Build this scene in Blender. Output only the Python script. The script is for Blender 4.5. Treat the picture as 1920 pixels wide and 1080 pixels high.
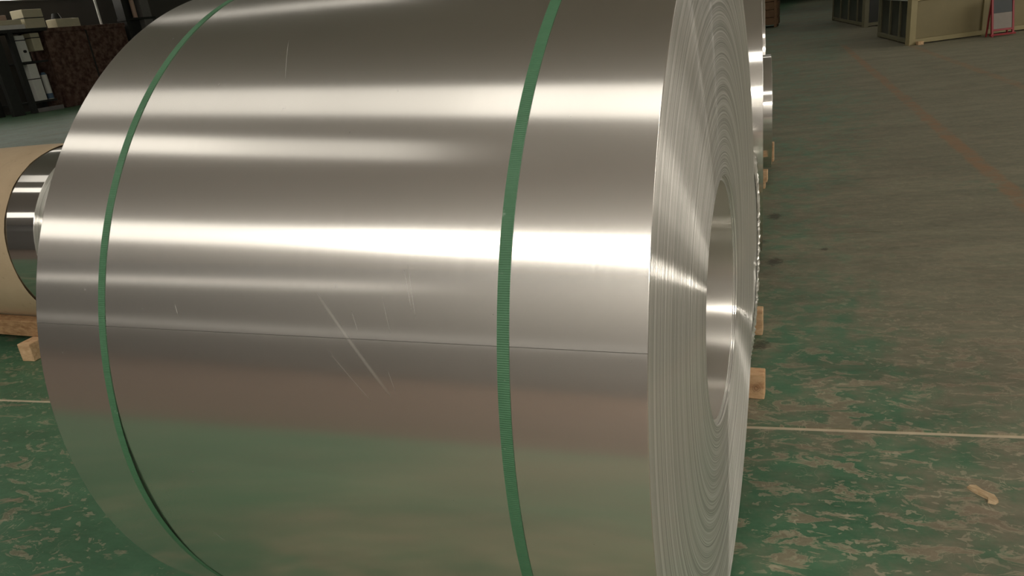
import bpy, bmesh, math, random
from mathutils import Vector, Matrix

# ------------------------------------------------------------------ reset
for o in list(bpy.data.objects):
    bpy.data.objects.remove(o, do_unlink=True)
scene = bpy.context.scene
COL = scene.collection
random.seed(7)

# ------------------------------------------------------------------ camera
YAW, PITCH, ROLL = math.radians(24.2596), math.radians(20.2601), math.radians(-7.26215)
CAM_F = 1381.0
cy, sy, cp, sp = math.cos(YAW), math.sin(YAW), math.cos(PITCH), math.sin(PITCH)
fwd = Vector((-sy * cp, cy * cp, -sp))
right0 = Vector((cy, sy, 0))
up0 = right0.cross(fwd)
right = right0 * math.cos(ROLL) + up0 * math.sin(ROLL)
up = -right0 * math.sin(ROLL) + up0 * math.cos(ROLL)
cam_data = bpy.data.cameras.new('camera')
cam_data.sensor_width = 36.0
cam_data.lens = CAM_F / 1920.0 * 36.0
cam_data.clip_start = 0.05
cam_data.clip_end = 300
cam = bpy.data.objects.new('camera', cam_data)
COL.objects.link(cam)
M = Matrix((right, up, -fwd)).transposed().to_4x4()
M.translation = Vector((1.2816, -1.5067, 1.4255))
cam.matrix_world = M
scene.camera = cam

# ------------------------------------------------------------------ world, exposure
world = bpy.data.worlds.new('world')
scene.world = world
world.use_nodes = True
world.node_tree.nodes['Background'].inputs[0].default_value = (0.75, 0.8, 0.85, 1)
world.node_tree.nodes['Background'].inputs[1].default_value = 0.3
scene.view_settings.view_transform = 'Standard'
scene.view_settings.look = 'None'
scene.view_settings.exposure = 0.12
scene.view_settings.gamma = 1.0
scene.view_settings.use_curve_mapping = False

# daylight coming through the panes (radiance of each window row)
L_MAIN_R, L_MAIN_L = 5.2, 1.7      # big skylight over the aisle behind the camera, brighter / dimmer half
L_B, L_C, L_T = 1.5, 1.5, 0.9       # skylights above the coils
L_HIGH, L_LOW = 0.85, 0.36           # window rows in the wall behind the camera
L_SIDE_FILL = 5.0                        # unseen right-hand wall windows, added to light the end face and floor
L_FAR_FILL = 2.5  # added rooflights over the far floor
WARM = (1.0, 0.94, 0.84)

# ------------------------------------------------------------------ node helpers
class NT:
    def __init__(self, name):
        self.m = bpy.data.materials.new(name)
        self.m.use_nodes = True
        self.t = self.m.node_tree
        self.t.nodes.clear()
        self.out = self.t.nodes.new('ShaderNodeOutputMaterial')
    def node(self, typ, **kw):
        n = self.t.nodes.new(typ)
        for k, v in kw.items():
            setattr(n, k, v)
        return n
    def put(self, sock, val):
        if isinstance(val, bpy.types.NodeSocket):
            self.t.links.new(val, sock)
        elif val is not None:
            if hasattr(sock, 'default_value'):
                dv = sock.default_value
                if hasattr(dv, '__len__') and not hasattr(val, '__len__'):
                    sock.default_value = [val] * len(dv)
                elif hasattr(dv, '__len__') and len(dv) == 4 and len(val) == 3:
                    sock.default_value = (*val, 1)
                else:
                    sock.default_value = val
    def math(self, op, a, b=None, c=None, clamp=False):
        n = self.node('ShaderNodeMath', operation=op, use_clamp=clamp)
        for i, v in enumerate((a, b, c)):
            if v is not None:
                self.put(n.inputs[i], v)
        return n.outputs[0]
    def vmath(self, op, a, b=None):
        n = self.node('ShaderNodeVectorMath', operation=op)
        self.put(n.inputs[0], a)
        if b is not None:
            self.put(n.inputs[1], b)
        return n.outputs['Value'] if op in ('LENGTH', 'DISTANCE', 'DOT_PRODUCT') else n.outputs[0]
    def mix(self, f, a, b):
        n = self.node('ShaderNodeMix', data_type='RGBA')
        self.put(n.inputs[0], f); self.put(n.inputs[6], a); self.put(n.inputs[7], b)
        return n.outputs[2]
    def pos(self):
        return self.node('ShaderNodeNewGeometry').outputs['Position']
    def obj(self):
        return self.node('ShaderNodeTexCoord').outputs['Object']
    def xyz(self, v):
        n = self.node('ShaderNodeSeparateXYZ'); self.put(n.inputs[0], v)
        return n.outputs
    def comb(self, x, y, z):
        n = self.node('ShaderNodeCombineXYZ')
        for i, v in enumerate((x, y, z)):
            self.put(n.inputs[i], v)
        return n.outputs[0]
    def noise(self, vec, scale, detail=4, rough=0.55, dist=0.0, dims='3D', w=None):
        n = self.node('ShaderNodeTexNoise', noise_dimensions=dims)
        if dims == '1D':
            self.put(n.inputs['W'], w)
        else:
            self.put(n.inputs['Vector'], vec)
        n.inputs['Scale'].default_value = scale
        n.inputs['Detail'].default_value = detail
        n.inputs['Roughness'].default_value = rough
        n.inputs['Distortion'].default_value = dist
        return n.outputs['Fac']
    def step(self, v, a, b):
        n = self.node('ShaderNodeMapRange', interpolation_type='SMOOTHSTEP')
        self.put(n.inputs[0], v); self.put(n.inputs[1], a); self.put(n.inputs[2], b)
        return n.outputs[0]
    def bump(self, h, strength=0.3, dist=0.01):
        n = self.node('ShaderNodeBump')
        n.inputs['Strength'].default_value = strength
        n.inputs['Distance'].default_value = dist
        self.put(n.inputs['Height'], h)
        return n.outputs[0]
    def bsdf(self, color, rough=0.5, metal=0.0, normal=None, spec=None, aniso=None, tangent=None, alpha=None):
        n = self.node('ShaderNodeBsdfPrincipled')
        self.put(n.inputs['Base Color'], color)
        self.put(n.inputs['Roughness'], rough)
        self.put(n.inputs['Metallic'], metal)
        if normal is not None: self.put(n.inputs['Normal'], normal)
        if spec is not None: self.put(n.inputs['Specular IOR Level'], spec)
        if aniso is not None: self.put(n.inputs['Anisotropic'], aniso)
        if tangent is not None: self.put(n.inputs['Tangent'], tangent)
        return n.outputs[0]
    def done(self, sh):
        self.t.links.new(sh, self.out.inputs[0])
        return self.m

def simple(name, col, rough=0.6, metal=0.0, var=0.15, scale=6.0, spec=0.4, bump=0.0):
    g = NT(name)
    n = g.noise(g.obj(), scale, 5, 0.6)
    dark = tuple(c * (1 - var) for c in col); lite = tuple(min(1, c * (1 + var)) for c in col)
    c = g.mix(n, dark, lite)
    return g.done(g.bsdf(c, rough, metal, normal=g.bump(n, bump, 0.01) if bump else None, spec=spec))

def emitter(name, col, strength):
    g = NT(name)
    e = g.node('ShaderNodeEmission')
    e.inputs[0].default_value = (*col, 1)
    e.inputs[1].default_value = strength
    return g.done(e.outputs[0])

MAT = {}

# brushed rolled sheet of the coils' outer wrap
def sheet_metal(name, col, r_sharp, r_soft, soft, scratches=False, aniso=0.75):
    g = NT(name)
    o = g.obj()
    s = g.xyz(o)
    ang = g.math('ARCTAN2', s[2], s[1])
    # rolling lines run round the coil: fine variation along the axis, hardly any along the arc
    lines = g.noise(g.comb(g.math('MULTIPLY', s[0], 260.0), g.math('MULTIPLY', ang, 1.2), 0.0), 1.0, 3, 0.6)
    speck = g.noise(g.comb(g.math('MULTIPLY', s[0], 420.0), g.math('MULTIPLY', ang, 330.0), 0.0), 1.0, 2, 0.6)
    broad = g.noise(g.comb(g.math('MULTIPLY', s[0], 1.3), g.math('MULTIPLY', ang, 2.0), 3.0), 1.0, 2, 0.5)
    c = g.mix(g.step(broad, 0.3, 0.7), tuple(v * 0.96 for v in col), col)
    c = g.mix(g.math('MULTIPLY', g.math('SUBTRACT', speck, 0.5), 0.5, clamp=True), c, (1, 0.99, 0.96))
    rs = g.math('ADD', r_sharp, g.math('MULTIPLY', g.math('SUBTRACT', lines, 0.5), 0.06))
    if scratches:
        mark = None
        for x0, a0, x1, a1, w, k in ((0.60, 157.5, 0.735, 169.6, 0.004, 0.20), (0.622, 164.2, 0.70, 170.2, 0.0013, 0.14),
                                     (0.752, 155.2, 0.766, 159.6, 0.0006, 0.4), (0.757, 154.5, 0.773, 160.6, 0.0005, 0.4),
                                     (0.718, 158.2, 0.733, 162.4, 0.0005, 0.3), (0.667, 159.8, 0.679, 162.3, 0.0006, 0.4),
                                     (0.725, 166.0, 0.737, 168.6, 0.0005, 0.3), (0.33, 160.0, 0.337, 161.4, 0.0009, 0.6),
                                     (0.43, 123.0, 0.47, 131.0, 0.0007, 0.5), (0.285, -166.0, 0.30, -164.2, 0.0008, 0.4)):
            R = 0.7516
            ax, ay = x0, math.radians(a0) * R
            bx, by = x1, math.radians(a1) * R
            dx, dy = bx - ax, by - ay
            L = math.hypot(dx, dy); dx /= L; dy /= L
            px_ = g.math('SUBTRACT', s[0], ax)
            py_ = g.math('SUBTRACT', g.math('MULTIPLY', ang, R), ay)
            al = g.math('ADD', g.math('MULTIPLY', px_, dx), g.math('MULTIPLY', py_, dy))
            pe = g.math('ABSOLUTE', g.math('SUBTRACT', g.math('MULTIPLY', px_, dy), g.math('MULTIPLY', py_, dx)))
            inside = g.math('MULTIPLY', g.step(al, 0.0, L * 0.3), g.step(al, L, L * 0.7))
            m = g.math('MULTIPLY', g.math('MULTIPLY', g.step(pe, w, 0.0), inside), k)
            mark = m if mark is None else g.math('MAXIMUM', mark, m)
        # scuffed dots
        dots = g.step(g.noise(g.comb(g.math('MULTIPLY', s[0], 60.0), g.math('MULTIPLY', ang, 45.0), 9.0), 1.0, 1, 0.4), 0.80, 0.84)
        mark = g.math('MAXIMUM', mark, g.math('MULTIPLY', dots, 0.12))
    else:
        mark = 0.0
    T = g.comb(1.0, 0.0, 0.0)
    a = g.bsdf(c, rs, 1.0, aniso=aniso, tangent=T)
    b = g.bsdf(c, r_soft, 1.0, aniso=0.5, tangent=T)
    mx = g.node('ShaderNodeMixShader')
    g.put(mx.inputs[0], soft)
    g.t.links.new(a, mx.inputs[1]); g.t.links.new(b, mx.inputs[2])
    res = mx.outputs[0]
    if scratches:
        d = g.bsdf((0.78, 0.76, 0.70), 0.6, 0.6)
        m2 = g.node('ShaderNodeMixShader')
        g.put(m2.inputs[0], mark)
        g.t.links.new(res, m2.inputs[1]); g.t.links.new(d, m2.inputs[2])
        res = m2.outputs[0]
    return g.done(res)

def wound_face(name, tone=1.0, rough=0.14):
    g = NT(name)
    o = g.obj()
    s = g.xyz(o)
    r = g.math('SQRT', g.math('ADD', g.math('MULTIPLY', s[1], s[1]), g.math('MULTIPLY', s[2], s[2])))
    ang = g.math('ARCTAN2', s[2], s[1])
    # slight run-out so lines drift a little round the face
    rr = g.math('ADD', r, g.math('MULTIPLY', g.math('SINE', g.math('MULTIPLY', ang, 2.0)), 0.0007))
    n1 = g.noise(None, 60.0, 3, 0.6, dims='1D', w=rr)
    n2 = g.noise(None, 290.0, 3, 0.75, dims='1D', w=rr)
    k = g.step(g.math('ADD', g.math('MULTIPLY', n1, 0.35), g.math('MULTIPLY', n2, 0.65)), 0.33, 0.68)
    c = g.mix(k, (0.55 * tone, 0.545 * tone, 0.51 * tone), (0.97 * tone, 0.92 * tone, 0.87 * tone))
    n = g.node('ShaderNodeCombineXYZ')
    g.put(n.inputs[1], s[1]); g.put(n.inputs[2], s[2])
    T = g.vmath('NORMALIZE', n.outputs[0])
    # every wrap has a rolled, rounded edge: the normal swings in and out along the radius
    ph = g.math('ADD', g.math('MULTIPLY', r, 2 * math.pi / 0.0013), g.math('MULTIPLY', n1, 4.0))
    sl = g.math('TANGENT', g.math('MULTIPLY', g.math('SINE', ph), 1.22))
    nv = g.vmath('NORMALIZE', g.vmath('ADD', g.vmath('MULTIPLY', T, g.comb(sl, sl, sl)), g.node('ShaderNodeNewGeometry').outputs['True Normal']))
    a = g.bsdf(c, rough, 1.0, aniso=0.9, tangent=T, normal=nv)
    b = g.bsdf(g.mix(k, (0.36 * tone, 0.355 * tone, 0.325 * tone), (0.76 * tone, 0.75 * tone, 0.69 * tone)), 0.75, 0.0, spec=0.3)
    mx = g.node('ShaderNodeMixShader')
    mx.inputs[0].default_value = 0.42
    g.t.links.new(a, mx.inputs[1]); g.t.links.new(b, mx.inputs[2])
    return g.done(mx.outputs[0])

MAT['sheet'] = sheet_metal('brushed_aluminium', (0.86, 0.835, 0.79), 0.165, 0.42, 0.24, scratches=True)
MAT['sheet_bright'] = sheet_metal('bright_aluminium', (0.90, 0.88, 0.84), 0.13, 0.45, 0.25)
MAT['bore'] = sheet_metal('bore_aluminium', (0.88, 0.85, 0.80), 0.32, 0.6, 0.30, aniso=1.0)
MAT['sheet_mirror'] = sheet_metal('mirror_aluminium', (0.80, 0.78, 0.74), 0.09, 0.4, 0.12)
MAT['face'] = wound_face('wound_edges')
MAT['face_dull'] = wound_face('wound_edges_dull', 0.8, 0.2)

def strap_mat():
    g = NT('green_strap')
    o = g.obj(); s = g.xyz(o)
    ang = g.math('ARCTAN2', s[2], s[1])
    rib = g.math('SINE', g.math('MULTIPLY', ang, 1500.0))
    n = g.noise(o, 60, 4, 0.6)
    c = g.mix(n, (0.048, 0.150, 0.072), (0.082, 0.205, 0.112))
    scuff = g.step(g.noise(o, 25, 5, 0.7), 0.66, 0.74)
    c = g.mix(g.math('MULTIPLY', scuff, 0.35), c, (0.45, 0.55, 0.45))
    return g.done(g.bsdf(c, 0.42, 0.0, normal=g.bump(rib, 0.35, 0.0006), spec=0.5))
MAT['strap'] = strap_mat()
MAT['tail'] = simple('tail_shadow_dark', (0.16, 0.155, 0.14), 0.5, 0.8, 0.1)  # dark tone painted in for the shadow along the sheet end

def wood(name, a, b, axis=0, knot=None):
    g = NT(name)
    o = g.obj(); s = g.xyz(o)
    sc = [18.0, 60.0, 60.0] if axis == 0 else [60.0, 18.0, 60.0]
    v = g.comb(*[g.math('MULTIPLY', s[i], sc[i]) for i in range(3)])
    n = g.noise(v, 1.0, 5, 0.6, 0.6)
    c = g.mix(g.step(n, 0.3, 0.7), a, b)
    if knot:
        d = g.vmath('DISTANCE', o, knot)
        dd = g.math('ADD', d, g.math('MULTIPLY', g.math('SUBTRACT', g.noise(o, 60, 4, 0.6), 0.5), 0.02))
        ring = g.math('SINE', g.math('MULTIPLY', dd, 900.0))
        k = g.step(dd, 0.03, 0.004)
        c = g.mix(g.math('MULTIPLY', k, g.math('ADD', 0.55, g.math('MULTIPLY', ring, 0.25))), c, (0.16, 0.065, 0.03))
    return g.done(g.bsdf(c, 0.75, 0.0, spec=0.25, normal=g.bump(n, 0.3, 0.003)))
MAT['wood'] = wood('pale_timber', (0.50, 0.31, 0.17), (0.68, 0.48, 0.29))
MAT['wood_knot'] = wood('knotty_timber', (0.52, 0.30, 0.16), (0.70, 0.47, 0.27), 0, (1.078, -0.035, 0.045))
MAT['wood_dark'] = wood('brown_timber', (0.24, 0.13, 0.06), (0.40, 0.25, 0.13))

# ------------------------------------------------------------------ floor material
def floor_mat():
    g = NT('painted_concrete')
    p = g.pos(); s = g.xyz(p)
    x, y = s[0], s[1]
    flat = g.comb(x, y, 0.0)
    # travel direction of the streaks follows the joints
    st = g.comb(g.math('ADD', g.math('MULTIPLY', x, 1.0), g.math('MULTIPLY', y, 0.12)),
                g.math('ADD', g.math('MULTIPLY', y, 2.5), g.math('MULTIPLY', x, -0.3)), 0.0)
    fine = g.noise(flat, 70.0, 4, 0.7)
    mid = g.noise(flat, 9.0, 5, 0.62)
    big = g.noise(flat, 0.9, 4, 0.6, 0.4)
    green = g.mix(mid, (0.036, 0.128, 0.062), (0.070, 0.170, 0.093))
    green = g.mix(g.math('MULTIPLY', fine, 0.4), green, (0.125, 0.195, 0.130))
    # trodden-in dirt on the aisle to the right and further back
    aisle = g.math('ADD', g.math('MULTIPLY', g.step(y, 0.4, 2.0), 0.33), g.math('MULTIPLY', g.step(x, 1.30, 1.95), 0.34))
    leftc = g.step(x, 0.2, -1.2)
    film = g.math('ADD', aisle, g.math('MULTIPLY', g.math('SUBTRACT', big, 0.5), 1.1))
    film = g.math('ADD', film, g.math('MULTIPLY', g.math('SUBTRACT', mid, 0.5), 1.5))
    film = g.math('SUBTRACT', g.math('ADD', film, 0.24), g.math('MULTIPLY', leftc, 0.40))
    # dusty walkway in front of the coil
    film = g.math('ADD', film, g.math('MULTIPLY', g.math('MULTIPLY', g.step(y, -0.65, -1.05), g.step(x, -1.3, -0.3)), 0.20))
    film = g.step(film, 0.08, 0.80)
    dirt = g.mix(g.noise(flat, 30.0, 4, 0.65), (0.158, 0.138, 0.096), (0.255, 0.226, 0.163))
    c = g.mix(g.math('MULTIPLY', film, 0.86), green, dirt)
    # chipped patches down to the screed, pulled along the joints
    n1 = g.noise(st, 6.6, 8, 0.66, 0.7)
    n1 = g.math('ADD', n1, g.math('SUBTRACT', g.math('MULTIPLY', g.math('SUBTRACT', g.noise(flat, 1.7, 3, 0.5), 0.5), 0.30), g.math('MULTIPLY', leftc, 0.045)))
    bare = g.step(n1, 0.555, 0.590)
    rim = g.math('MULTIPLY', g.step(n1, 0.530, 0.556), g.step(n1, 0.590, 0.562))
    n2 = g.noise(g.comb(x, g.math('MULTIPLY', y, 1.5), 4.0), 24.0, 3, 0.55, 0.5)
    flecks = g.math('MULTIPLY', g.step(n2, 0.60, 0.635), g.step(g.noise(flat, 2.2, 2, 0.5), 0.38, 0.55))
    rings = g.math('MULTIPLY', g.step(g.math('ABSOLUTE', g.math('SUBTRACT', g.noise(flat, 14.0, 3, 0.5, 0.8), 0.60)), 0.012, 0.002), g.step(g.noise(flat, 1.9, 2, 0.5), 0.45, 0.6))
    near = g.math('MULTIPLY', g.step(y, 2.6, 0.6), g.math('SUBTRACT', 1.0, g.math('MULTIPLY', leftc, 0.35)))
    tan = g.mix(fine, (0.185, 0.140, 0.098), (0.33, 0.262, 0.185))
    c = g.mix(g.math('MULTIPLY', bare, g.math('ADD', 0.22, g.math('MULTIPLY', near, 0.48))), c, tan)
    c = g.mix(g.math('MULTIPLY', rim, g.math('ADD', 0.12, g.math('MULTIPLY', near, 0.45))), c, (0.38, 0.32, 0.225))
    c = g.mix(g.math('MULTIPLY', flecks, g.math('ADD', 0.18, g.math('MULTIPLY', near, 0.45))), c, (0.38, 0.33, 0.235))
    c = g.mix(g.math('MULTIPLY', rings, g.math('ADD', 0.15, g.math('MULTIPLY', near, 0.4))), c, (0.40, 0.35, 0.25))
    # long diagonal drag scratches on the left
    dg = g.comb(g.math('ADD', g.math('MULTIPLY', x, 0.8), g.math('MULTIPLY', y, 0.6)),
                g.math('MULTIPLY', g.math('SUBTRACT', g.math('MULTIPLY', y, 0.8), g.math('MULTIPLY', x, 0.6)), 9.0), 2.0)
    sc = g.step(g.noise(dg, 2.6, 4, 0.6), 0.64, 0.68)
    c = g.mix(g.math('MULTIPLY', g.math('MULTIPLY', sc, leftc), 0.55), c, (0.30, 0.21, 0.15))
    # bare reddish concrete beyond the painted bay
    edge = g.math('ADD', g.math('ADD', y, 2.95), g.math('MULTIPLY', x, 0.3))
    bay = g.step(edge, 0.05, -0.10)
    c = g.mix(bay, c, g.mix(mid, (0.115, 0.080, 0.060), (0.165, 0.118, 0.092)))
    # uneven tread: lighter and darker drifts in the dirt
    tr = g.math('ADD', g.math('MULTIPLY', g.noise(st, 1.3, 5, 0.65, 0.6), 0.6), g.math('MULTIPLY', g.noise(st, 9.0, 4, 0.7), 0.4))
    tv = g.node('ShaderNodeMapRange'); g.put(tv.inputs[0], tr)
    tv.inputs[1].default_value = 0.3; tv.inputs[2].default_value = 0.7; tv.inputs[3].default_value = 0.68; tv.inputs[4].default_value = 1.30
    c = g.vmath('MULTIPLY', c, g.comb(tv.outputs[0], tv.outputs[0], tv.outputs[0]))
    # worn rust-coloured aisle lines
    def line(x0, y0, x1, y1, w, k, ya, yb):
        nonlocal c
        sl = (x1 - x0) / (y1 - y0)
        d = g.math('ABSOLUTE', g.math('SUBTRACT', g.math('SUBTRACT', x, x0), g.math('MULTIPLY', g.math('SUBTRACT', y, y0), sl)))
        d = g.math('ADD', d, g.math('MULTIPLY', g.math('SUBTRACT', g.noise(flat, 3.0, 5, 0.7), 0.5), 0.10))
        m = g.math('MULTIPLY', g.step(d, w, w * 0.45), g.math('MULTIPLY', g.step(y, ya, ya + 0.8), g.step(y, yb, yb - 2)))
        m = g.math('MULTIPLY', m, g.math('MULTIPLY', g.step(g.noise(flat, 5.0, 5, 0.7), 0.30, 0.6), k))
        c = g.mix(m, c, (0.27, 0.155, 0.080))
    line(2.41, 3.6, 1.99, 10.0, 0.075, 0.75, 1.9, 17.0)
    line(3.32, 8.3, 2.86, 13.1, 0.08, 0.5, 5.0, 16.0)
    # oil marks
    for sx_, sy_, rx, ry in ((1.00, 3.38, 0.055, 0.09), (1.05, 2.50, 0.05, 0.08), (1.06, 1.45, 0.045, 0.05), (0.95, 2.85, 0.04, 0.05), (1.30, 2.72, 0.03, 0.03)):
        dx = g.math('DIVIDE', g.math('SUBTRACT', x, sx_), rx); dy = g.math('DIVIDE', g.math('SUBTRACT', y, sy_), ry)
        d = g.math('ADD', g.math('SQRT', g.math('ADD', g.math('MULTIPLY', dx, dx), g.math('MULTIPLY', dy, dy))), g.math('MULTIPLY', g.math('SUBTRACT', g.noise(flat, 40, 3, 0.6), 0.5), 1.6))
        c = g.mix(g.math('MULTIPLY', g.step(d, 1.0, 0.4), 0.65), c, (0.035, 0.028, 0.02))
    rough = g.math('ADD', 0.46, g.math('MULTIPLY', film, 0.25))
    return g.done(g.bsdf(c, rough, 0.0, spec=0.35, normal=g.bump(g.math('ADD', g.math('MULTIPLY', fine, 0.5), g.math('MULTIPLY', bare, -0.6)), 0.25, 0.003)))
MAT['floor'] = floor_mat()
MAT['joint'] = simple('joint_filler', (0.56, 0.47, 0.34), 0.85, var=0.25, scale=25)
MAT['roof'] = simple('roof_sheet', (0.46, 0.42, 0.38), 0.7, var=0.1, scale=0.6)
MAT['wall'] = simple('hall_wall', (0.20, 0.195, 0.185), 0.8, var=0.1, scale=0.5)
MAT['wall_dark'] = simple('far_wall', (0.10, 0.095, 0.085), 0.8, var=0.2, scale=0.4)
MAT['steel_dark'] = simple('dark_steel', (0.030, 0.031, 0.028), 0.6, var=0.35, scale=5)
MAT['frame_grey'] = simple('window_steel', (0.22, 0.21, 0.2), 0.6)

# ------------------------------------------------------------------ mesh helpers
def link(name, me, mat=None, parent=None, smooth=False):
    ob = bpy.data.objects.new(name, me)
    COL.objects.link(ob)
    if mat is not None:
        me.materials.append(MAT[mat] if isinstance(mat, str) else mat)
    if smooth:
        me.polygons.foreach_set('use_smooth', [True] * len(me.polygons))
    if parent is not None:
        ob.parent = parent
    return ob

class MB:
    def __init__(self):
        self.v, self.f = [], []
    def box(self, a, b, rot=None, org=None):
        (x0, y0, z0), (x1, y1, z1) = a, b
        n = len(self.v)
        vs = [Vector(p) for p in ((x0, y0, z0), (x1, y0, z0), (x1, y1, z0), (x0, y1, z0), (x0, y0, z1), (x1, y0, z1), (x1, y1, z1), (x0, y1, z1))]
        if rot is not None:
            org = Vector(org or (0, 0, 0))
            vs = [rot @ (p - org) + org for p in vs]
        self.v += [tuple(p) for p in vs]
        self.f += [tuple(n + i for i in q) for q in ((0, 3, 2, 1), (4, 5, 6, 7), (0, 1, 5, 4), (1, 2, 6, 5), (2, 3, 7, 6), (3, 0, 4, 7))]
        return self
    def tube(self, p, q, r, r2=None, n=12):
        p, q = Vector(p), Vector(q); r2 = r if r2 is None else r2
        d = (q - p).normalized(); a = d.orthogonal().normalized(); b = d.cross(a)
        k = len(self.v)
        for c, rad in ((p, r), (q, r2)):
            for i in range(n):
                t = 2 * math.pi * i / n
                self.v.append(tuple(c + a * math.cos(t) * rad + b * math.sin(t) * rad))
        for i in range(n):
            j = (i + 1) % n
            self.f.append((k + i, k + j, k + n + j, k + n + i))
        self.f.append(tuple(k + i for i in reversed(range(n))))
        self.f.append(tuple(k + n + i for i in range(n)))
        return self
    def mesh(self, name, bevel=0.0):
        me = bpy.data.meshes.new(name)
        me.from_pydata(self.v, [], self.f)
        if bevel:
            bm = bmesh.new(); bm.from_mesh(me)
            bmesh.ops.bevel(bm, geom=list(bm.edges), offset=bevel, segments=2, affect='EDGES', profile=0.5)
            bm.to_mesh(me); bm.free()
        me.update()
        return me
    def build(self, name, mat, parent=None, bevel=0.0, smooth=False):
        return link(name, self.mesh(name, bevel), mat, parent, smooth)

def empty(name, loc=(0, 0, 0), rz=0.0):
    e = bpy.data.objects.new(name, None)
    e.empty_display_size = 0.2
    COL.objects.link(e)
    e.location = loc
    e.rotation_euler.z = rz
    return e
def tag(o, label, cat, group=None):
    o['label'] = label; o['category'] = cat
    if group: o['group'] = group
    return o
def struct(o):
    o['kind'] = 'structure'
    return o

# ------------------------------------------------------------------ hall shell
X0, X1, Y0, Y1, ZR = -30.0, 14.0, -13.0, 70.0, 8.0
fl = struct(MB().box((X0, Y0, -0.20), (X1, Y1, -0.006)).build('floor', 'joint'))

def clip(poly, nx, ny, d):           # keep nx*x+ny*y <= d
    out = []
    for i in range(len(poly)):
        a, b = poly[i], poly[(i + 1) % len(poly)]
        da, db = nx * a[0] + ny * a[1] - d, nx * b[0] + ny * b[1] - d
        if da <= 0: out.append(a)
        if da * db < 0:
            t = da / (da - db); out.append((a[0] + t * (b[0] - a[0]), a[1] + t * (b[1] - a[1])))
    return out
JA = math.radians(6.55)              # the joints lie a little askew to the coils
jx, jy = -math.sin(JA), math.cos(JA)     # across the joint
kx, ky = math.cos(JA), math.sin(JA)      # along the joint
J0 = jx * 0.0 + jy * 0.676
rows = [(-12.5, 0.004), (-10.3, 0.004), (-8.1, 0.004), (-5.9, 0.004), (-3.7, 0.006), (-1.6, 0.006), (0.0, 0.025), (2.17, 0.005), (4.4, 0.005), (6.6, 0.005), (8.8, 0.005), (11.0, 0.005)]
cols = [-18.0, -9.0, 0.35, 9.0]
rb = [(-200, 0)] + rows + [(200, 0)]
cb = [-200] + cols + [200]
for i in range(len(rb) - 1):
    for j in range(len(cb) - 1):
        P = [(X0, Y0), (X1, Y0), (X1, Y1), (X0, Y1)]
        P = clip(P, jx, jy, J0 + rb[i + 1][0] - rb[i + 1][1] / 2)
        if P: P = clip(P, -jx, -jy, -(J0 + rb[i][0] + rb[i][1] / 2))
        if P: P = clip(P, kx, ky, cb[j + 1] - 0.002)
        if P: P = clip(P, -kx, -ky, -(cb[j] + 0.002))
        if len(P) < 3: continue
        n = len(P)
        v = [(x, y, 0.0) for x, y in P] + [(x, y, -0.006) for x, y in P]
        f = [tuple(range(n))] + [(k, n + k, n + (k + 1) % n, (k + 1) % n) for k in range(n)]
        me = bpy.data.meshes.new('floor_slab'); me.from_pydata(v, [], f); me.update()
        link('floor_slab', me, 'floor', fl)

struct(MB().box((X0, Y0, ZR), (X1, Y1, ZR + 0.2)).build('ceiling', 'roof'))
struct(MB().box((X0 - 0.2, Y0, -0.2), (X0, Y1, ZR + 0.2)).build('wall_left', 'wall_dark'))
struct(MB().box((X1, Y0, -0.2), (X1 + 0.2, Y1, ZR + 0.2)).build('wall_right', 'wall'))
struct(MB().box((X0, Y0 - 0.2, -0.2), (X1, Y0, ZR + 0.2)).build('wall_front', 'wall'))
struct(MB().box((X0, Y1, -0.2), (X1, Y1 + 0.2, ZR + 0.2)).build('wall_back', 'wall_dark'))

WN = [0]
def skylight(xa, xb, yc0, slope, width, panes):
    """roof light running along y = yc0 + slope*x between xa and xb; panes = [(x_from, x_to, radiance)]"""
    WN[0] += 1
    ang = math.atan(slope); c, s_ = math.cos(ang), math.sin(ang)
    rot = Matrix.Rotation(ang, 3, 'Z')
    org = (0, yc0, 0)
    h = width / 2
    m = MB()
    t = 0.06
    a, b = xa / c, xb / c
    m.box((a, yc0 - h - t, ZR - 0.10), (b, yc0 - h, ZR), rot, org)
    m.box((a, yc0 + h, ZR - 0.10), (b, yc0 + h + t, ZR), rot, org)
    k = max(1, round((b - a) / 1.6))
    for i in range(k + 1):
        u = a + (b - a) * i / k
        m.box((u - 0.03, yc0 - h, ZR - 0.10), (u + 0.03, yc0 + h, ZR), rot, org)
    fr = struct(m.build('window_%d' % WN[0], 'frame_grey'))
    for i in range(k):
        u0, u1 = a + (b - a) * i / k + 0.03, a + (b - a) * (i + 1) / k - 0.03
        xm = (u0 + u1) / 2 * c
        L = [q for q in panes if q[0] <= xm <= q[1]]
        L = L[0][2] if L else panes[-1][2]
        MB().box((u0, yc0 - h, ZR - 0.05), (u1, yc0 + h, ZR - 0.03), rot, org).build('pane', emitter_cached(L), fr)
EM = {}
def emitter_cached(L, col=WARM):
    key = (round(L, 3), col)
    if key not in EM:
        EM[key] = emitter('daylit_pane', col, L)
    return EM[key]

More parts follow.
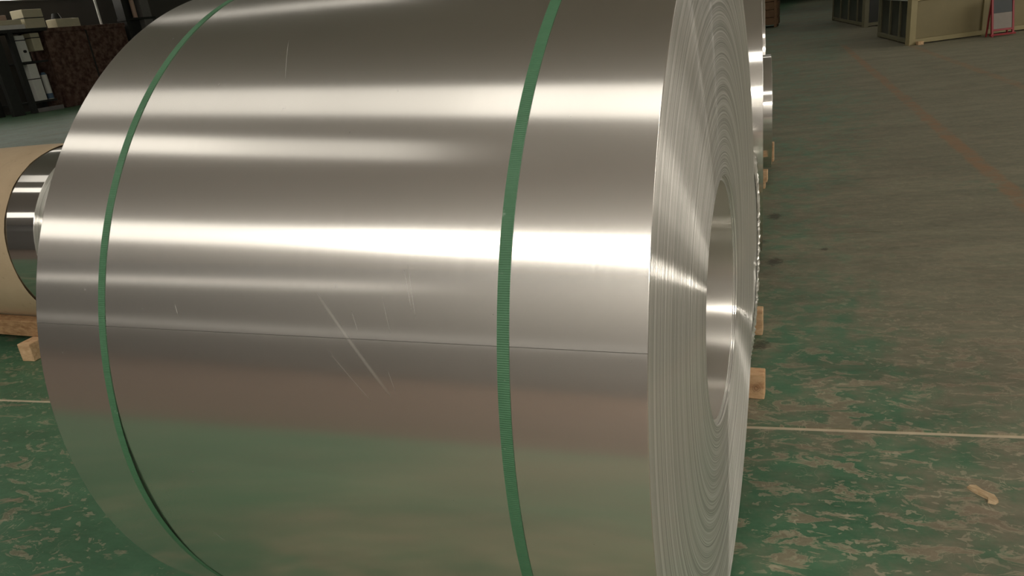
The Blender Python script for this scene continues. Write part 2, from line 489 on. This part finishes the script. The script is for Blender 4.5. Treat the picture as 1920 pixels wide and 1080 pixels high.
skylight(-24.0, 11.0, -10.75, -0.175, 2.3, [(0.6, 99, L_MAIN_R * 3.6), (-5.8, 0.6, L_MAIN_R), (-7.6, -5.8, (L_MAIN_R + L_MAIN_L) * 0.35), (-99, -7.6, L_MAIN_L)])
skylight(-13.0, 11.0, -2.30, -0.27, 1.25, [(1.0, 99, L_B * 2.4), (-3.0, 1.0, L_B), (-99, -3.0, L_B * 0.62)])
skylight(-15.0, -3.2, -4.62, -0.27, 0.95, [(-6.0, 9, L_C * 0.55), (-99, -6.0, L_C)])
skylight(-10.5, -4.0, 3.6, -0.35, 0.8, [(-99, 99, L_T)])
skylight(2.5, 11.0, 4.6, -0.05, 0.40, [(-99, 99, L_T * 3)])
skylight(2.5, 11.0, 8.6, -0.05, 0.35, [(-99, 99, L_T * 2)])
skylight(2.5, 11.0, 10.6, -0.05, 0.35, [(-99, 99, L_T * 2)])
skylight(-25.5, -17.0, 12.0, 0.0, 1.2, [(-99, 99, 2.2)])  # unseen rooflight, added to light the fronts of the left machinery
for yy in (17.0, 30.0, 45.0):  # unseen rooflights, added to brighten the distant floor
    skylight(-7.0, 7.0, yy, 0.0, 1.2, [(-99, 99, L_FAR_FILL)])

def wall_windows(axis, pos, a, b, z0, z1, bay, L, inward):
    """row of steel-framed windows on a wall; axis 'x' runs along x at y=pos, axis 'y' along y at x=pos"""
    WN[0] += 1
    m = MB(); n = max(1, round((b - a) / bay)); d = 0.08 * inward
    def bx(u0, u1, w0, w1, t0, t1):
        lo, hi = min(pos + t0 * inward, pos + t1 * inward), max(pos + t0 * inward, pos + t1 * inward)
        return ((u0, lo, w0), (u1, hi, w1)) if axis == 'x' else ((lo, u0, w0), (hi, u1, w1))
    m.box(*bx(a, b, z0 - 0.05, z0, 0, 0.08)); m.box(*bx(a, b, z1, z1 + 0.05, 0, 0.08))
    for i in range(n + 1):
        u = a + (b - a) * i / n
        m.box(*bx(u - 0.04, u + 0.04, z0, z1, 0, 0.08))
    fr = struct(m.build('window_%d' % WN[0], 'frame_grey'))
    for i in range(n):
        u0, u1 = a + (b - a) * i / n + 0.04, a + (b - a) * (i + 1) / n - 0.04
        MB().box(*bx(u0, u1, z0, z1, 0.02, 0.04)).build('pane', emitter_cached(L), fr)
wall_windows('x', Y0, -22.0, -7.0, 6.05, 6.65, 1.5, L_HIGH, 1)
wall_windows('x', Y0, -20.0, 1.5, 2.55, 3.05, 1.5, L_LOW, 1)
wall_windows('y', X1, -0.5, 16.0, 3.0, 5.6, 2.1, L_SIDE_FILL, -1)  # added out of view as fill for the coil's end face and floor
wall_windows('y', X0, -4.0, 32.0, 4.42, 5.6, 3.0, 4.0, 1)

# ------------------------------------------------------------------ coils
def lathe(name, prof, n, mat, parent, closed=False, jitter=None, smooth=True):
    """prof: list of (x, r) revolved about the X axis"""
    v, f = [], []
    for i in range(n):
        t = 2 * math.pi * i / n
        for k, (x, r) in enumerate(prof):
            dx = jitter(k, t) if jitter else 0.0
            v.append((x + dx, r * math.cos(t), r * math.sin(t)))
    m = len(prof)
    for i in range(n):
        j = (i + 1) % n
        for k in range(m - 1):
            f.append((i * m + k, i * m + k + 1, j * m + k + 1, j * m + k))
    me = bpy.data.meshes.new(name); me.from_pydata(v, [], f); me.update()
    return link(name, me, mat, parent, smooth)

def face_profile(x, r0, r1, n, amp, side, rnd):
    """radial section of the stacked sheet edges: each little group of wraps sits slightly in or out"""
    out = []
    for i in range(n + 1):
        r = r0 + (r1 - r0) * i / n
        d = rnd.uniform(-amp, amp)
        if i == n: d = 0.0
        out.append((x - side * (abs(d) + (0.009 if r < r0 + 0.012 else 0.0)), r))
    return out

def make_coil(name, x0, x1, yc, R, r, zc, sheet, face, nseg, nring, seed, tail=None, rz=0.0):
    rnd = random.Random(seed)
    root = empty(name, (0, yc, zc - R), math.radians(rz))
    def put(o):
        o.location = (0, 0, R); return o
    put(lathe('outer_wrap', [(x0, R - 0.0008), (x0 + 0.0008, R), (x0 + 0.0014, R), (x1 - 0.0014, R), (x1 - 0.0008, R), (x1, R - 0.0008)], nseg, sheet, root))
    if tail is not None:
        # dark raised strip, its colour standing in for the shadow at the outermost wrap's end
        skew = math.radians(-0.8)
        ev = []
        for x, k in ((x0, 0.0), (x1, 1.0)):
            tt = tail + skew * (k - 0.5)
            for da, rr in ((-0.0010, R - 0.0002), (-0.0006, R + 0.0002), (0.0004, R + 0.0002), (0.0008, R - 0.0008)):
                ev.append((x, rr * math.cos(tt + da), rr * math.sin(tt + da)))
        me = bpy.data.meshes.new('tail_shadow_strip'); me.from_pydata(ev, [], [(k, k + 4, k + 5, k + 1) for k in range(3)]); me.update()
        put(link('tail_shadow_strip', me, 'tail', root))
    put(lathe('end_face', face_profile(x1, r, R - 0.0008, nring, 0.0011, 1, rnd), min(nseg, 288), face, root))
    put(lathe('end_face', list(reversed(face_profile(x0, r, R - 0.0008, max(12, nring // 4), 0.0011, -1, rnd))), min(nseg, 96), face, root))
    put(lathe('bore', [(x1 - 0.009, r), (x0 + 0.009, r)], min(nseg, 192), 'bore', root))
    return root

def make_strap(parent, R, xf, w, t, n=360, lift=None, mat='strap'):
    v, f = [], []
    for i in range(n):
        a = 2 * math.pi * i / n
        l = lift(a) if lift else 0.0
        x = xf(a)
        for dx, dr in ((-w / 2, 0.0003), (-w / 2, t), (w / 2, t), (w / 2, 0.0003)):
            rad = R + dr + l
            v.append((x + dx, rad * math.cos(a), rad * math.sin(a)))
    for i in range(n):
        j = (i + 1) % n
        for k in range(4):
            f.append((i * 4 + k, j * 4 + k, j * 4 + (k + 1) % 4, i * 4 + (k + 1) % 4))
    me = bpy.data.meshes.new('strap'); me.from_pydata(v, [], f); me.update()
    o = link('strap', me, mat, parent)
    o.location = (0, 0, R)
    return o

W1, R1, RB = 1.0932, 0.7516, 0.254
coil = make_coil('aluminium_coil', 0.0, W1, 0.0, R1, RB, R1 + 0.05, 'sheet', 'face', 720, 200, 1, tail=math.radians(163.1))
tag(coil, 'huge brushed aluminium coil in the foreground with two green straps', 'metal coil', 'aluminium coils standing in a row')
def deg(a):
    d = math.degrees(a) % 360
    return d
def x_strap_right(a):
    d = deg(a)
    k = max(0.0, min(1.0, (d - 110) / 45.0)) if d <= 360 else 1
    k = k * k * (3 - 2 * k)
    if d > 250: k = max(0.0, 1 - (d - 250) / 110.0)
    return 0.9155 - 0.0125 * k
def x_strap_left(a):
    d = deg(a)
    return 0.1645 + 0.0012 * math.sin(math.radians(3 * d))
def lift_left(a):
    d = deg(a)
    if 170 < d < 206:
        return 0.003 * math.sin(math.pi * (d - 170) / 36.0) ** 2
    return 0.0
make_strap(coil, R1, x_strap_right, 0.0172, 0.0011)
make_strap(coil, R1, x_strap_left, 0.0152, 0.0011, lift=lift_left)

# second coil: small, with crumpled foil round its rim
R2 = 0.41
c2 = make_coil('aluminium_coil', 0.10, 1.034, 1.25, R2, 0.2, R2 + 0.05, 'sheet_bright', 'face', 256, 60, 2)
tag(c2, 'smaller aluminium coil with crumpled foil rim directly behind the foreground coil', 'metal coil', 'aluminium coils standing in a row')
rn = random.Random(5)
v, f = [], []
NA, NR = 220, 7
for i in range(NA):
    t = 2 * math.pi * i / NA
    for k in range(NR):
        rr = R2 * (0.83 + 0.165 * k / (NR - 1)) + rn.uniform(-0.003, 0.003)
        v.append((1.0355 + rn.uniform(0.0, 0.008) * (1 if 0 < k < NR - 1 else 0.15), rr * math.cos(t), rr * math.sin(t)))
for i in range(NA):
    j = (i + 1) % NA
    for k in range(NR - 1):
        f.append((i * NR + k, i * NR + k + 1, j * NR + k + 1, j * NR + k))
me = bpy.data.meshes.new('crumpled_foil'); me.from_pydata(v, [], f); me.update()
fo = link('crumpled_foil', me, simple('crumpled_foil', (0.80, 0.78, 0.73), 0.34, 0.75, 0.2, 60), c2)
fo.location = (0, 0, R2)
fo['label'] = 'crinkled shiny foil edge'

c3 = make_coil('aluminium_coil', 0.0, 0.974, 2.572, 0.715, 0.254, 0.715 + 0.05, 'sheet_bright', 'face_dull', 400, 60, 3, rz=5.0)
tag(c3, 'tall mirror-bright aluminium coil standing second behind the foreground coil', 'metal coil', 'aluminium coils standing in a row')
c4 = make_coil('aluminium_coil', 0.0, 0.907, 4.42, 0.42, 0.2, 0.42 + 0.08, 'sheet_bright', 'face_dull', 256, 40, 4, rz=5.0)
tag(c4, 'low shiny aluminium coil on orange timbers farther down the row', 'metal coil', 'aluminium coils standing in a row')
c5 = make_coil('aluminium_coil', -0.2, 0.768, 5.68, 0.70, 0.254, 0.70 + 0.05, 'sheet_bright', 'face_dull', 256, 40, 5, rz=5.0)
tag(c5, 'tall shiny aluminium coil whose edge shows above the low coil', 'metal coil', 'aluminium coils standing in a row')
MAT['brown_board'] = simple('brown_board', (0.20, 0.115, 0.06), 0.8, var=0.3, scale=9)
cr = empty('wooden_crate', (-0.75, 26.0, 0))
for i in range(5):
    MB().box((-0.55, -0.5, 0.08 + 0.24 * i), (0.55, 0.5, 0.305 + 0.24 * i)).build('board', 'brown_board', cr, 0.01)
for q in (-0.5, 0.42):
    MB().box((q, -0.53, 0.0), (q + 0.09, 0.53, 1.3)).build('batten', 'brown_board', cr, 0.01)
tag(cr, 'dark brown wooden crate far off beyond the row of coils', 'crate')

# timber bearers
def timber(name, a, b, mat, label, group=None, bev=0.004):
    org = Vector(((0), (a[1] + b[1]) / 2, a[2]))
    m = MB().box(tuple(Vector(a) - org), tuple(Vector(b) - org))
    o = m.build(name, mat, None, bev)
    o.location = org
    return tag(o, label, 'timber', group or 'timber bearers under the coils')
timber('timber_bearer', (0.12, -0.36, 0), (1.0, -0.30, 0.11), 'wood', 'timber bearer under the front of the foreground coil')
timber('timber_bearer', (0.12, 0.30, 0), (1.0, 0.36, 0.11), 'wood', 'timber bearer under the back of the foreground coil')
timber('timber_bearer', (0.15, 0.992, 0), (1.105, 1.052, 0.10), 'wood_knot', 'squared pine bearer with a dark knot, nearest timber right of the foreground coil')
timber('timber_bearer', (0.15, 1.545, 0), (1.058, 1.605, 0.115), 'wood', 'plain pine bearer just beyond the knotty one')
timber('timber_bearer', (0.15, 2.22, 0), (0.90, 2.28, 0.10), 'wood', 'timber bearer under the front of the tall mirror-bright coil')
timber('timber_bearer', (0.15, 3.06, 0), (0.90, 3.12, 0.10), 'wood', 'timber bearer under the back of the tall mirror-bright coil')
timber('timber_bearer', (0.10, 4.10, 0.05), (0.905, 4.19, 0.13), 'wood', 'short pale bearer with a packing piece under the low far coil')
timber('timber_packing', (0.55, 4.105, 0.0), (0.890, 4.17, 0.05), 'wood', 'thin packing piece below the short pale bearer', 'packing pieces')
timber('timber_bearer', (0.10, 4.86, 0.0), (0.885, 4.95, 0.13), 'wood', 'orange pine bearer behind the low far coil')
timber('timber_bearer', (0.10, 5.02, 0.0), (0.895, 5.09, 0.16), 'wood', 'orange pine bearer at the front of the tall far coil')

# coil at the left, half wrapped in tan paper
RT = 0.50
tc = make_coil('wrapped_coil', -3.60, -2.29, 1.30, RT, 0.2, RT + 0.05, 'sheet_mirror', 'face', 256, 60, 8)
tag(tc, 'coil wrapped in tan kraft paper with a bare shiny end, at left', 'wrapped coil')
def paper():
    g = NT('tan_paper')
    o = g.obj(); s = g.xyz(o)
    n = g.noise(o, 5, 5, 0.6); n2 = g.noise(o, 22, 4, 0.6)
    c = g.mix(n, (0.44, 0.33, 0.21), (0.58, 0.46, 0.31))
    c = g.mix(g.math('MULTIPLY', g.step(n2, 0.62, 0.72), 0.4), c, (0.28, 0.21, 0.14))
    return g.done(g.bsdf(c, 0.75, normal=g.bump(n, 0.4, 0.02), spec=0.3))
MAT['paper'] = paper()
rj = random.Random(11)
v, f = [], []
NS = 160
xs = [-3.61, -3.4, -3.15, -2.9, -2.7, -2.55, -2.50]
for i in range(NS):
    t = 2 * math.pi * i / NS
    for k, x in enumerate(xs):
        wob = 0.004 * math.sin(5 * t + k) * math.sin(3 * t) + rj.uniform(0, 0.0015)
        ex = 0.008 * math.sin(2 * t + 0.6) if k == len(xs) - 1 else 0.0
        rr = RT + 0.004 + abs(wob) - (0.002 if k == len(xs) - 1 else 0)
        v.append((x + ex, rr * math.cos(t), rr * math.sin(t)))
for i in range(NS):
    j = (i + 1) % NS
    for k in range(len(xs) - 1):
        a = i * len(xs) + k; b = j * len(xs) + k
        f.append((a, a + 1, b + 1, b))
me = bpy.data.meshes.new('paper_wrapping'); me.from_pydata(v, [], f); me.update()
po = link('paper_wrapping', me, 'paper', tc, True); po.location = (0, 0, RT)
po['label'] = 'tan kraft paper wrapping'

timber('timber_bearer', (-3.7, 0.865, 0.10), (-2.2, 0.935, 0.192), 'wood_dark', 'brown timber bearer under the front of the tan paper-wrapped coil')
timber('timber_bearer', (-3.7, 1.665, 0.10), (-2.2, 1.735, 0.192), 'wood_dark', 'brown timber bearer under the back of the tan paper-wrapped coil')
def skid(x, y, label):
    m = MB().box((-0.042, -0.13, 0), (0.042, 0.13, 0.10))
    o = m.build('skid_block', 'wood', None, 0.004)
    o.location = (x, y, 0); o.rotation_euler.z = math.radians(5)
    tag(o, label, 'timber', 'short blocks under the bearers of the wrapped coil')
skid(-2.628, 0.902, 'pale short block with a split end, poking out at left below the brown bearer')
skid(-3.45, 0.902, 'pale short block under the far end of the front brown bearer')
skid(-2.628, 1.70, 'pale short block under the near end of the back brown bearer')
skid(-3.45, 1.70, 'pale short block under the far end of the back brown bearer')

# wood splinter on the floor
bm = bmesh.new()
outl = [(-0.047, 0.004), (-0.038, 0.013), (-0.012, 0.009), (0.022, 0.011), (0.043, 0.002), (0.045, -0.008), (0.030, -0.014), (0.020, -0.006), (-0.015, -0.008), (-0.044, -0.006)]
lo = [bm.verts.new((x, y * 1.6, 0.0005)) for x, y in outl]; hi = [bm.verts.new((x * 0.97, y * 1.4, 0.007 + 0.002 * math.sin(40 * x))) for x, y in outl]
bm.faces.new(list(reversed(lo))); bm.faces.new(hi)
for i in range(len(outl)):
    j = (i + 1) % len(outl); bm.faces.new((lo[i], lo[j], hi[j], hi[i]))
me = bpy.data.meshes.new('wood_chip'); bm.to_mesh(me); bm.free()
ch = link('wood_chip', me, wood('splinter', (0.42, 0.29, 0.16), (0.62, 0.48, 0.31)))
ch.location = (1.7235, 0.553, 0); ch.rotation_euler.z = math.radians(-46)
tag(ch, 'splintered strip of pale wood lying on the green floor', 'wood chip')

# ------------------------------------------------------------------ booth on the right
MAT['ochre'] = simple('ochre_panel', (0.21, 0.175, 0.088), 0.6, var=0.12, scale=4)
MAT['ochre_frame'] = simple('ochre_frame', (0.30, 0.255, 0.13), 0.5, var=0.12, scale=5)
MAT['rail'] = simple('cream_rail', (0.66, 0.56, 0.32), 0.5)
MAT['rail_white'] = simple('white_rail', (0.5, 0.52, 0.48), 0.5)
MAT['dark_pane'] = simple('dark_panel', (0.030, 0.032, 0.026), 0.3, var=0.3, scale=3)
MAT['olive'] = simple('olive_frame', (0.16, 0.15, 0.09), 0.6)
def glass():
    g = NT('booth_glass')
    return g.done(g.bsdf(g.mix(g.noise(g.obj(), 2.0, 3), (0.05, 0.06, 0.055), (0.08, 0.09, 0.08)), 0.1, 0.0, spec=0.6))
MAT['glass'] = glass()

def booth(loc, a_right, a_left, len_right, len_left, panel, frame, label, rb_=1.42, nleft=(0.95, 1.75, 2.6)):
    root = empty('booth', loc)
    HT = 2.5
    def side(ang, length, posts, pan, post_m, rail_m, sgn, top_rail):
        rot = Matrix.Rotation(ang, 3, 'Z')
        t = 0.09
        def B(nm, x0, x1, y0, y1, z0, z1, m, par=None):
            return MB().box((x0, min(y0 * sgn, y1 * sgn), z0), (x1, max(y0 * sgn, y1 * sgn), z1), rot).build(nm, m, par or root, 0.004)
        pr = 0.0
        for q in posts + [length]:
            B('panel', pr + 0.045, q - 0.045, 0.03, 0.06, 0.10, 0.77, pan)
            B('window_pane', pr + 0.045, q - 0.045, 0.035, 0.05, 0.83, 2.35, 'glass')
            B('post', q - 0.045, q + 0.045, 0.0, t, 0.0, HT, post_m)
            pr = q
        B('bottom_rail', 0.045, length, -0.012, t, 0.02, 0.10, rail_m)
        B('middle_rail', 0.045, length, -0.015, t, 0.77, 0.83, top_rail)
        B('top_rail', 0.045, length, 0.0, t, 2.35, HT, post_m)
    side(a_right, len_right, [rb_, rb_ + 0.10 + 1.3, rb_ + 2.8], panel, frame, frame, 1, 'rail')
    side(a_left, len_left, list(nleft), 'dark_pane', 'olive', 'olive', -1, 'rail_white')
    MB().box((-0.05, -0.04, 0), (0.07, 0.09, HT), Matrix.Rotation(a_right, 3, 'Z')).build('corner_post', frame, root, 0.005)
    ar, al = a_right, a_left
    p1 = Vector((math.cos(ar), math.sin(ar))) * len_right; p2 = Vector((math.cos(al), math.sin(al))) * len_left
    vs = [(0, 0), tuple(p1), tuple(p1 + p2), tuple(p2)]
    v = [(x, y, HT) for x, y in vs] + [(x, y, HT + 0.06) for x, y in vs]
    me = bpy.data.meshes.new('roof'); me.from_pydata(v, [], [(3, 2, 1, 0), (4, 5, 6, 7), (0, 1, 5, 4), (1, 2, 6, 5), (2, 3, 7, 6), (3, 0, 4, 7)]); me.update()
    link('roof', me, frame, root)
    tag(root, label, 'booth')
    return root
booth((2.72, 14.62, 0), math.radians(27.0), math.radians(98.5), 4.2, 2.75, 'ochre', 'ochre_frame', 'ochre panelled booth with pale corner post, nearest at upper right')
booth((2.20, 20.9, 0), math.radians(27.0), math.radians(98.5), 3.0, 5.2, 'dark_pane', 'olive', 'darker olive booth standing behind the ochre one', nleft=(1.2, 2.5, 3.8))
MB_ = MB().box((-0.05, -0.08, 0), (0.05, 0.02, 0.06)).build('wood_block', 'wood', None, 0.004)
MB_.location = (2.86, 14.60, 0); MB_.rotation_euler.z = math.radians(20)
tag(MB_, 'small pale block at the foot of the ochre booth corner post', 'block')

# red stand
MAT['red'] = simple('red_paint', (0.28, 0.024, 0.030), 0.45, var=0.2, scale=8)
MAT['grey_board'] = simple('grey_board', (0.26, 0.23, 0.20), 0.7)
MAT['black_board'] = simple('black_board', (0.03, 0.037, 0.036), 0.5)
rs = empty('sign_stand', (4.03, 14.74, 0), math.radians(21))
def tilt(nm, x0, x1, z0, z1, y0, y1, m):
    rot = Matrix.Rotation(math.radians(-9), 3, 'X')
    return MB().box((x0, y0, z0), (x1, y1, z1), rot).build(nm, m, rs, 0.004)
tilt('side_rail', 0.0, 0.035, 0.0, 0.80, 0.0, 0.035, 'red')
tilt('side_rail', 0.365, 0.40, 0.03, 0.80, 0.0, 0.035, 'red')
tilt('top_rail', 0.035, 0.365, 0.68, 0.72, 0.0, 0.035, 'red')
tilt('bottom_rail', 0.035, 0.365, 0.10, 0.135, 0.0, 0.035, 'red')
tilt('board', 0.035, 0.365, 0.135, 0.41, 0.008, 0.022, 'grey_board')
tilt('dark_board', 0.035, 0.365, 0.41, 0.68, 0.008, 0.022, 'black_board')
MB().tube((0.018, 0.20, 0.0), (0.018, 0.12, 0.75), 0.016).build('rear_leg', 'red', rs)
MB().tube((0.382, 0.20, 0.0), (0.382, 0.12, 0.75), 0.016).build('rear_leg', 'red', rs)
MB().box((-0.02, -0.01, 0.02), (0.42, 0.05, 0.05)).build('foot_bar', 'red', rs, 0.004)
tag(rs, 'red metal stand with dark upper board and grey lower board', 'stand')

# ------------------------------------------------------------------ machinery against the left wall
XM = -27.5
MAT['cream'] = simple('cream_paint', (0.62, 0.57, 0.40), 0.6, var=0.12)
MAT['white_box'] = simple('white_enamel', (0.78, 0.78, 0.72), 0.5, var=0.08)
MAT['blue'] = simple('blue_plastic', (0.10, 0.17, 0.26), 0.5)
MAT['salmon'] = simple('salmon_bar', (0.62, 0.43, 0.33), 0.6)
def rust():
    g = NT('rusty_panel')
    o = g.obj()
    n = g.noise(o, 4.5, 6, 0.65); n2 = g.noise(o, 2.0, 3, 0.5)
    c = g.mix(g.step(n, 0.35, 0.68), (0.075, 0.038, 0.030), (0.21, 0.135, 0.10))
    c = g.mix(g.math('MULTIPLY', g.step(n2, 0.55, 0.7), 0.5), c, (0.14, 0.075, 0.058))
    return g.done(g.bsdf(c, 0.75, spec=0.2, normal=g.bump(n, 0.4, 0.05)))
MAT['rust'] = rust()

# steel rack with the boxes on it
rk = empty('machine_rack', (XM, 19.3, 0))
for y0, y1, x0 in ((18.15, 18.60, 0.0), (18.95, 19.15, 0.0), (18.15, 18.60, -1.2), (20.35, 20.50, -1.2)):
    MB().box((x0 - 0.18, y0 - 19.3, 0), (x0, y1 - 19.3, 3.02)).build('post', 'steel_dark', rk, 0.01)
MB().box((-1.38, 18.15 - 19.3, 3.02), (0.03, 20.62 - 19.3, 3.14)).build('top_beam', 'steel_dark', rk, 0.01)
MB().box((-0.20, 19.15 - 19.3, 0.0), (0.0, 20.30 - 19.3, 0.16)).build('base_rail', 'frame_grey', rk, 0.01)
MB().box((-1.3, 18.6 - 19.3, 0.35), (-0.25, 20.3 - 19.3, 0.43)).build('shelf', 'steel_dark', rk, 0.01)
MB().box((-1.3, 19.15 - 19.3, 1.86), (-0.25, 20.45 - 19.3, 1.94)).build('shelf', 'steel_dark', rk, 0.01)
tag(rk, 'tall dark steel rack holding pale boxes by the far left wall', 'rack')
def block(name, y0, y1, z0, z1, depth, mat, label, cat, lines=(), x=XM - 0.25, extra=None):
    o = empty(name, (x, (y0 + y1) / 2, z0))
    h = (y1 - y0) / 2
    MB().box((-depth, -h, 0), (0, h, z1 - z0)).build('body', mat, o, 0.02)
    for l in lines:
        MB().box((-depth - 0.01, -h - 0.01, l - z0), (0.012, h + 0.01, l - z0 + 0.035)).build('seam_band', 'steel_dark', o)
    if extra: extra(o, h)
    return tag(o, label, cat)
block('cream_cabinet', 20.0, 20.85, 3.14, 3.86, 0.7, 'cream', 'tall cream cabinet standing on top of the dark steel rack', 'cabinet', (3.52,))
block('cream_box', 20.02, 20.40, 2.30, 2.98, 0.5, 'cream', 'cream box hanging below the rack beam', 'box', (2.78,))
def knob(o, h):
    MB().tube((0.0, 0.02, 0.38), (0.06, 0.02, 0.38), 0.055).build('switch', 'steel_dark', o)
block('electrical_box', 19.36, 19.75, 1.94, 2.92, 0.45, 'white_box', 'white electrical box with a dark round switch inside the rack', 'electrical box', (2.72,), extra=knob)
block('white_drum', 19.50, 19.88, 0.43, 1.84, 0.5, 'white_box', 'white upright tank below the electrical box in the rack', 'tank', (1.25,))
block('salmon_bar', 18.6, 19.3, 3.50, 3.68, 0.4, 'salmon', 'salmon coloured bar on top of the stacked cream bars', 'bar')
block('cream_bar', 18.75, 19.85, 3.32, 3.50, 0.5, 'cream', 'upper of two cream bars stacked on the rack', 'bar')
block('cream_bar', 18.75, 19.95, 3.14, 3.32, 0.5, 'white_box', 'lower of two cream bars stacked on the rack', 'bar')
bt = empty('bottle', (XM - 0.5, 20.22, 0.43))
MB().tube((0, 0, 0), (0, 0, 0.95), 0.12, n=16).build('body', 'white_box', bt)
MB().tube((0, 0, 0.95), (0, 0, 1.05), 0.12, 0.06, n=16).build('neck', 'blue', bt)
MB().tube((0, 0, 0.02), (0, 0, 0.22), 0.124, n=16).build('base_band', 'blue', bt)
tag(bt, 'slim white bottle with blue ends on the rack shelf', 'bottle')

cb_ = empty('rusty_cabinet', (XM - 0.3, 22.6, 0))
MB().box((-1.2, -1.95, 0.0), (0.0, 2.05, 3.12)).build('body', 'rust', cb_, 0.02)
MB().box((0.0, -1.92, 0.15), (0.035, -0.045, 2.92)).build('door', 'rust', cb_, 0.01)
MB().box((0.0, 0.045, 0.15), (0.035, 2.0, 2.93)).build('door', 'rust', cb_, 0.01)
MB().box((-0.02, -1.95, 2.95), (0.05, 2.05, 3.12)).build('top_trim', 'rust', cb_, 0.01)
MB().box((0.0, -0.04, 0.15), (0.012, 0.04, 2.95)).build('door_gap', 'steel_dark', cb_)
tag(cb_, 'large mottled rusty brown two-door cabinet beside the rack', 'cabinet')
def gauge(o, h):
    MB().tube((-0.25, -0.3, 0.36), (-0.25, -0.3, 0.56), 0.2, 0.12, n=14).build('dark_cap', 'steel_dark', o)
block('control_box', 21.45, 22.55, 3.12, 3.46, 0.6, 'cream', 'low cream box with a dark cap on the rusty cabinet', 'box', extra=gauge, x=XM - 0.4)
pl = MB().tube((0, 0, 0), (0, 0, 1.5), 0.05, n=10).build('white_pipe', 'white_box')
pl.location = (XM - 0.6, 23.75, 3.12); tag(pl, 'thin white upright pipe rising from the rusty cabinet', 'pipe')
cl = empty('steel_column', (XM - 0.2, 25.5, 0))
MB().box((-0.5, -0.75, 0), (0, -0.55, 6.0)).build('flange', 'steel_dark', cl)
MB().box((-0.5, 0.25, 0), (0, 0.75, 6.0)).build('flange', 'frame_grey', cl)
MB().box((-0.4, -0.55, 0), (-0.3, 0.25, 6.0)).build('web', 'steel_dark', cl)
MB().box((-0.5, -0.8, 3.2), (0.05, 0.9, 3.3)).build('cross_bar', 'steel_dark', cl)
MB().tube((-0.1, -0.1, 3.3), (-0.1, -0.1, 4.8), 0.1, n=12).build('pipe', 'salmon', cl)
tag(cl, 'dark steel column with a pale pipe right of the rusty cabinet', 'column')
